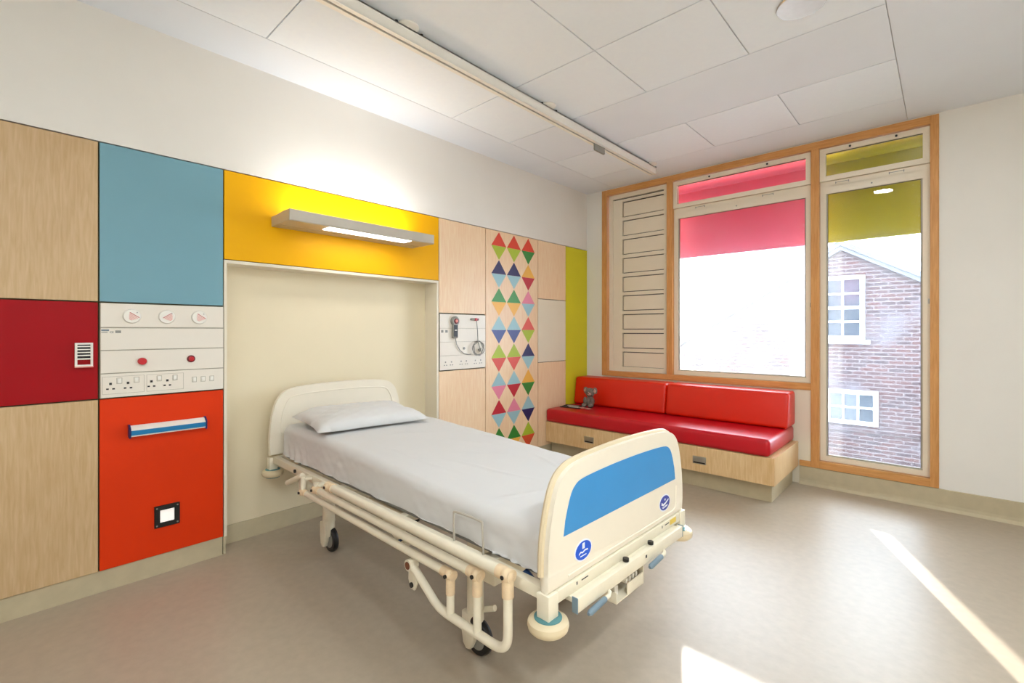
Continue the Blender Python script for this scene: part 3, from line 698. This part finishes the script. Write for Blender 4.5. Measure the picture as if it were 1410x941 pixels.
bbox_('warning_sticker', STICK, (1.2225, .36, .519), (1.2232, .42, .541), 0)
for y in (-.07, .13): part(M_().cyl((1.245, y, .515), (1.245, y, .527), .012, n=12), 'knob', BLACK)
for y, s in ((-.36, 'D'), (.28, 'm')):
    bbox_('printed_mark', DGREY, (1.2222, y, .527), (1.2226, y+.006, .538), 0); bbox_('printed_mark', DGREY, (1.2222, y+.03, .531), (1.2226, y+.07, .535), 0)
bbox_('printed_mark', DGREY, (1.2622, .055, .487), (1.2626, .067, .499), 0)
for s in (-1, 1): bbox_('side_beam', BEDP, (-1.178, s*.478-.018, .512), (1.178, s*.478+.018, .556), .004)
bbox_('platform', GREY, (-1.12, -.43, .548), (1.12, .43, .566), .003)
for x in (-.9, -.3, .3, .9): bbox_('cross_member', BEDP, (x-.02, -.46, .51), (x+.02, .46, .547), .003)
# cranks under the foot end
for y in (-.215, .215):
    c_ = part(M_().tube([(1.15, y, .468), (1.25, y, .466), (1.268, y-.006, .464), (1.275, y-.022, .462), (1.275, y-.05, .46)], .0075, 8), 'crank_arm', BEDP)
    part(M_().tube([(1.275, y-.045, .46), (1.275, y-.05, .46), (1.275, y-.14, .452), (1.275, y-.15, .451)], [.008, .0105, .0108, .006], 12), 'crank_grip', GRIP)
# pedal box with levers
bbox_('pedal_tray', BEDP, (1.10, -.105, .352), (1.225, .105, .358), .002); bbox_('pedal_tray_front', BEDP, (1.219, -.02, .352), (1.225, .105, .40), .002)
bbox_('pedal_tray_side', BEDP, (1.10, -.105, .352), (1.225, -.10, .395), .002); bbox_('pedal_bracket', BEDP, (1.16, .105, .352), (1.225, .111, .462), .002)
bbox_('pedal_bracket', BEDP, (1.10, -.111, .352), (1.13, -.105, .505), .002)
for k in range(4): 
    y = .0+.026*k-.01; bbox_('pedal', GRIP, (1.12, y-.009, .405), (1.19, y+.009, .42), .003); bbox_('pedal_tip', PLASTIC, (1.19, y-.006, .395), (1.216, y+.006, .415), .003)
bbox_('pedal_block', PLASTIC, (1.16, -.075, .36), (1.20, -.05, .40), .003)
# lowered side rails, near and far
def elbow(P, n=5):
    return arc_curve(P, n)
for s, side in ((-1, 'near'), (1, 'far')):
    Y = s*.54
    tubes = [(.575, -.25, 1.068, .0195), (.522, -.41, .915, .0175), (.468, -.58, .762, .0165)]
    for z, xa, xb, r in tubes:
        part(M_().cyl((xa, Y, z), (xb, Y, z), r, n=18), 'rail_tube', BEDP)
        for x in (xa, xb):
            part(M_().cyl((x-.045 if x == xb else x-.02, Y, z), (x+.02 if x == xb else x+.045, Y, z), r*1.18, n=18), 'rail_collar', BEDW)
            part(M_().ball((x, Y+s*.004, z), r*1.28), 'knuckle', BEDW)
            part(M_().cyl((x, Y+s*.022, z), (x, Y+s*.0305, z), .0075, n=10), 'pivot_pin', BLACK)
    for (z, xa, xb, r), zb in zip(tubes, (.36, .312, .312)):
        part(M_().cyl((xb, Y, z-.012), (xb, Y, z-.075), r*1.08, n=16), 'post_sleeve', BEDW)
        if zb < .35: part(M_().cyl((xb, Y, z-.05), (xb, Y, .31), .0155, n=16), 'rail_post', BEDP)
        part(M_().cyl((xa, Y, z), (xa, Y, max(z+.01, .56)), .015, n=14), 'rail_link', BEDP)
        bbox_('link_bracket', BEDP, (xa-.02, min(Y, s*.49), .535), (xa+.02, max(Y, s*.49), .552), .003)
    low = [(.505, Y, .42), (.56, Y, .388), (.62, Y, .352), (.67, Y, .322), (.72, Y, .31), (.80, Y, .308), (.92, Y, .308), (1.0, Y, .308), (1.038, Y, .316), (1.06, Y, .336), (1.068, Y, .37), (1.068, Y, .46), (1.068, Y, .53)]
    part(M_().tube(arc_curve(low, 4), .0165, 14), 'lower_tube', BEDP)
    part(M_().cyl((.505, Y+s*.02, .42), (.505, Y-s*.02, .42), .024, n=18), 'end_boss', BEDP)
    part(M_().cyl((.505, Y+s*.0205, .42), (.505, Y+s*.023, .42), .016, n=14), 'rusty_bore', RUST)
    part(M_().prism([(-.028, .0), (.026, .0), (.03, -.07), (.012, -.105), (-.012, -.105), (-.03, -.07)], (.512, Y-s*.01, .42), (1, 0, 0), (0, 0, 1), (0, s, 0), .012, .003, 2), 'latch_plate', BEDP)
    part(M_().cyl((.51, Y+s*.002, .335), (.51, Y+s*.008, .335), .011, n=12), 'latch_button', BLACK)
    part(M_().tube([(-.64, s*.52, .545), (-.86, s*.52, .455)], .0165, 14), 'drop_lever', BEDP)
    part(M_().cyl((-.86, s*.52, .455), (-.863, s*.52, .4538), .011, n=12), 'lever_bore', RUST)
    part(M_().prism([(-.04, 0), (.03, 0), (.02, -.09), (-.01, -.1)], (-.72, s*.5, .51), (1, 0, 0), (0, 0, 1), (0, -s, 0), .01), 'lever_plate', BEDP)
    part(M_().cyl((-.80, s*.497, .535), (-.80, s*.505, .535), .011, n=12), 'bolt', BLACK)
    # mattress retainer loop
    part(M_().tube(arc_curve([(.70, s*.47, .55), (.70, s*.472, .655), (.715, s*.472, .675), (.85, s*.472, .678), (.868, s*.472, .66), (.872, s*.47, .55)], 4), .0045, 8), 'retainer_loop', ALU)
    part(M_().tube(arc_curve([(1.06, s*.44, .545), (1.11, s*.455, .53), (1.15, s*.462, .50), (1.175, s*.462, .475)], 4), .013, 10), 'hose', HOSE)
# undercarriage: columns, castors, cross beams
for x in (-.735, .655):
    bbox_('axle_beam', BEDP, (x-.035, -.36, .40), (x+.035, .36, .455), .005)
    for s in (-1, 1):
        yc = s*.315
        part(M_().cyl((x, yc, .185), (x, yc, .512), .037, n=24), 'leg_column', BEDP)
        part(M_().cyl((x, yc, .19), (x, yc, .203), .0385, n=24), 'column_ring', BEDP)
        part(M_().lathe([(.036, .19), (.037, .16), (.036, .12), (.03, .1)], (x, yc, 0), n=24), 'castor_stem', BEDP)
        hood = [(-.04, .185), (.036, .185), (.04, .13), (.03, .07), (.012, .035), (-.012, .03), (-.032, .05), (-.042, .10)]
        part(M_().prism(hood, (x-.012, yc-.036, 0), (1, 0, 0), (0, 0, 1), (0, 1, 0), .03, .007, 3), 'castor_hood', BEDP)
        wx = x+.01
        part(M_().lathe([(.05, -.017), (.072, -.016), (.0775, -.008), (.0775, .008), (.072, .016), (.05, .017)], (wx, yc+.012, .0775), (0, 1, 0), 32), 'castor_wheel', BLACK)
        part(M_().lathe([(.02, -.019), (.05, -.018), (.05, .018), (.02, .019)], (wx, yc+.012, .0775), (0, 1, 0), 28), 'wheel_hub', GREY)
        if x > 0:
            part(M_().cyl((x+.02, yc-.03, .17), (x+.05, yc-.034, .168), .016, n=14), 'brake_knob', BLACK)
            part(M_().tube([(x+.02, yc+.03, .19), (x+.08, yc+.04, .215)], .013, 10), 'brake_lever', BEDP)
for s in (-1, 1): bbox_('long_beam', BEDP, (-.70, s*.2-.02, .405), (.62, s*.2+.02, .45), .004)
bbox_('foot_panel', BEDP, (.80, -.44, .43), (.90, .44, .512), .005)
for s in (-1, 1):
    part(M_().prism([(-.30, .44), (.10, .44), (.02, .29), (-.02, .275)], (0, s*.27-.012, 0), (1, 0, 0), (0, 0, 1), (0, 1, 0), .024, .004, 2), 'lifting_plate', BEDP)
    part(M_().cyl((.04, s*.27-.03, .285), (.04, s*.27+.03, .285), .018, n=14), 'lifting_pivot', HOSE)
    part(M_().cyl((.075, s*.27-.03, .29), (.075, s*.27+.03, .29), .018, n=14), 'lifting_roller', BEDP)
bbox_('motor_box', BEDP, (-.50, -.12, .36), (-.2, .12, .46), .01)

# mattress with fitted sheet
def lerp(a, b, t): return a+(b-a)*max(0, min(1, t))
def ssn(x, y): 
    return .5*math.sin(7.3*x+2.1*y+.4)*math.sin(3.1*y-1.7*x) + .3*math.sin(17*x-9*y)*math.sin(5*x+11*y) + .2*math.sin(31*x+13*y+1.)
mw = M_(); L0, L1, HW = -1.135, 1.165, .438
NXm, NYm = 260, 120
CREASE = [(.05, .18, .5, .22, .005), (.25, .05, .9, .2, .004), (.45, -.1, .25, .28, .0045), (-.3, .1, 1.2, .18, .004), (.7, .2, -.3, .25, .004), (.15, -.25, .1, .3, .004), (-.05, .33, .2, .25, .005), (.85, -.2, 1.3, .14, .004)]
def mfn(u, v):
    # v runs round the cross-section: near skirt -> top -> far skirt; u along the length, tucked ends
    x = lerp(L0, L1, u); top = .772 - .055*max(0, min(1, (x+.55)/1.2)) - .008*max(0, (x-.65)/.5)
    p = (v-.5)*2; per = HW+.215
    s = p*per; e = .045
    flat = HW-e
    if abs(s) <= flat: y, z, k = s, 0, 0
    elif abs(s) <= flat+e*1.5708:
        a = (abs(s)-flat)/e; y = math.copysign(flat+e*math.sin(a), s); z = -e*(1-math.cos(a)); k = a/1.57
    else:
        d = abs(s)-flat-e*1.5708; y = math.copysign(HW, s); z = -e-d; k = 1
    zz = top+z
    ed = min(u, 1-u)*(L1-L0)
    if ed < .05: zz -= (.05-math.sqrt(max(0, .05**2-(.05-ed)**2)))*(1-k*.5)
    zz += ssn(x*1.1, y*1.3)*(.0035 if k < .5 else .001)
    if k < .6:
        for cx0, cy0, ang, ln, hh in CREASE:
            c, sn = math.cos(ang), math.sin(ang); a = (x-cx0)*c+(y-cy0)*sn; d = -(x-cx0)*sn+(y-cy0)*c + .012*math.sin(a*9)
            zz += hh*math.exp(-(d/.011)**2)*math.exp(-(a/ln)**4)
    if k > .9:
        low = max(0, -z-.1)/.1
        y += math.copysign((.006*math.sin(9*x+.5)+.004*math.sin(23*x))*low + .004*ssn(x*2, zz*6), y)
        if x > .9: y += math.copysign(.008*math.sin(60*(x-.9)+zz*9)*low*1.2, y)
        if x < -.75: y += math.copysign(.012*math.sin(34*x+zz*12)*low, y)
        zz -= .004*math.sin(2.3*x)*low
        bot = .568
        zz = max(zz, bot)
    return Vector((x, y, zz))
mw.grid(NXm, NYm, mfn)
# close the head and foot ends
for u in (0, 1):
    x = L0 if u == 0 else L1
    def efn(a, b, u=u, x=x):
        t = mfn(u, a); zt = t.z; return Vector((x+(.0 if u else -.0)+(.006*math.sin(a*40)*b), t.y*(1-.02*b), lerp(zt, .568, b) if zt > .57 else zt))
    mw.grid(NYm, 5, lambda a, b, efn=efn: efn(a, b))
bmesh.ops.remove_doubles(mw.bm, verts=mw.bm.verts, dist=.0005)
mt = empty('mattress', BC+Vector((0, 0, .567)), BA, label='mattress under a white fitted cotton sheet on the hospital bed', cat='mattress')
o = mw.build('fitted_sheet', SHEET, mt, True, local=True, ang=80); o.location.z -= .567
bx('mattress_core', BEDP, (L0+.02, -HW+.03, .0), (L1-.02, HW-.03, .12), mt, local=True)
# sheet corner flap hanging at the head
# pillow
pl = M_(); a_, b_, h_ = .25, .38, .085
def pfn(sgn):
    def f(u, v):
        p, q = u*2-1, v*2-1
        k = max(0, (1-abs(p)**3.6)*(1-abs(q)**3.6))**.5
        pin = 1-.07*(p*p*(1-q*q)+q*q*(1-p*p))
        x, y = p*a_*(1-.05*(1-abs(q)**2)*0)*pin, q*b_*pin
        z = sgn*h_*k*(1+.12*math.sin(3*p+1)*math.cos(4*q)) + .010*ssn(x*4+1, y*4)*k
        if sgn < 0: z *= .3
        return Vector((x, y, z))
    return f
pl.grid(36, 46, pfn(1)); pl.grid(36, 46, pfn(-1))
bmesh.ops.remove_doubles(pl.bm, verts=pl.bm.verts, dist=.0008)
RP = Matrix.Rotation(math.radians(3), 3, 'Y') @ Matrix.Rotation(math.radians(-5), 3, 'Z')
for v in pl.bm.verts: v.co = RP @ v.co
pil = pl.build('pillow', SHEET, None, True, ang=80)
pil.rotation_euler = (0, 0, BA); d_ = Vector((-.77, -.065, 0)); c_, s_ = math.cos(BA), math.sin(BA)
pil.location = BC + Vector((d_.x*c_-d_.y*s_, d_.x*s_+d_.y*c_, .778))
tag(pil, 'plump white pillow at the head of the hospital bed', 'pillow')
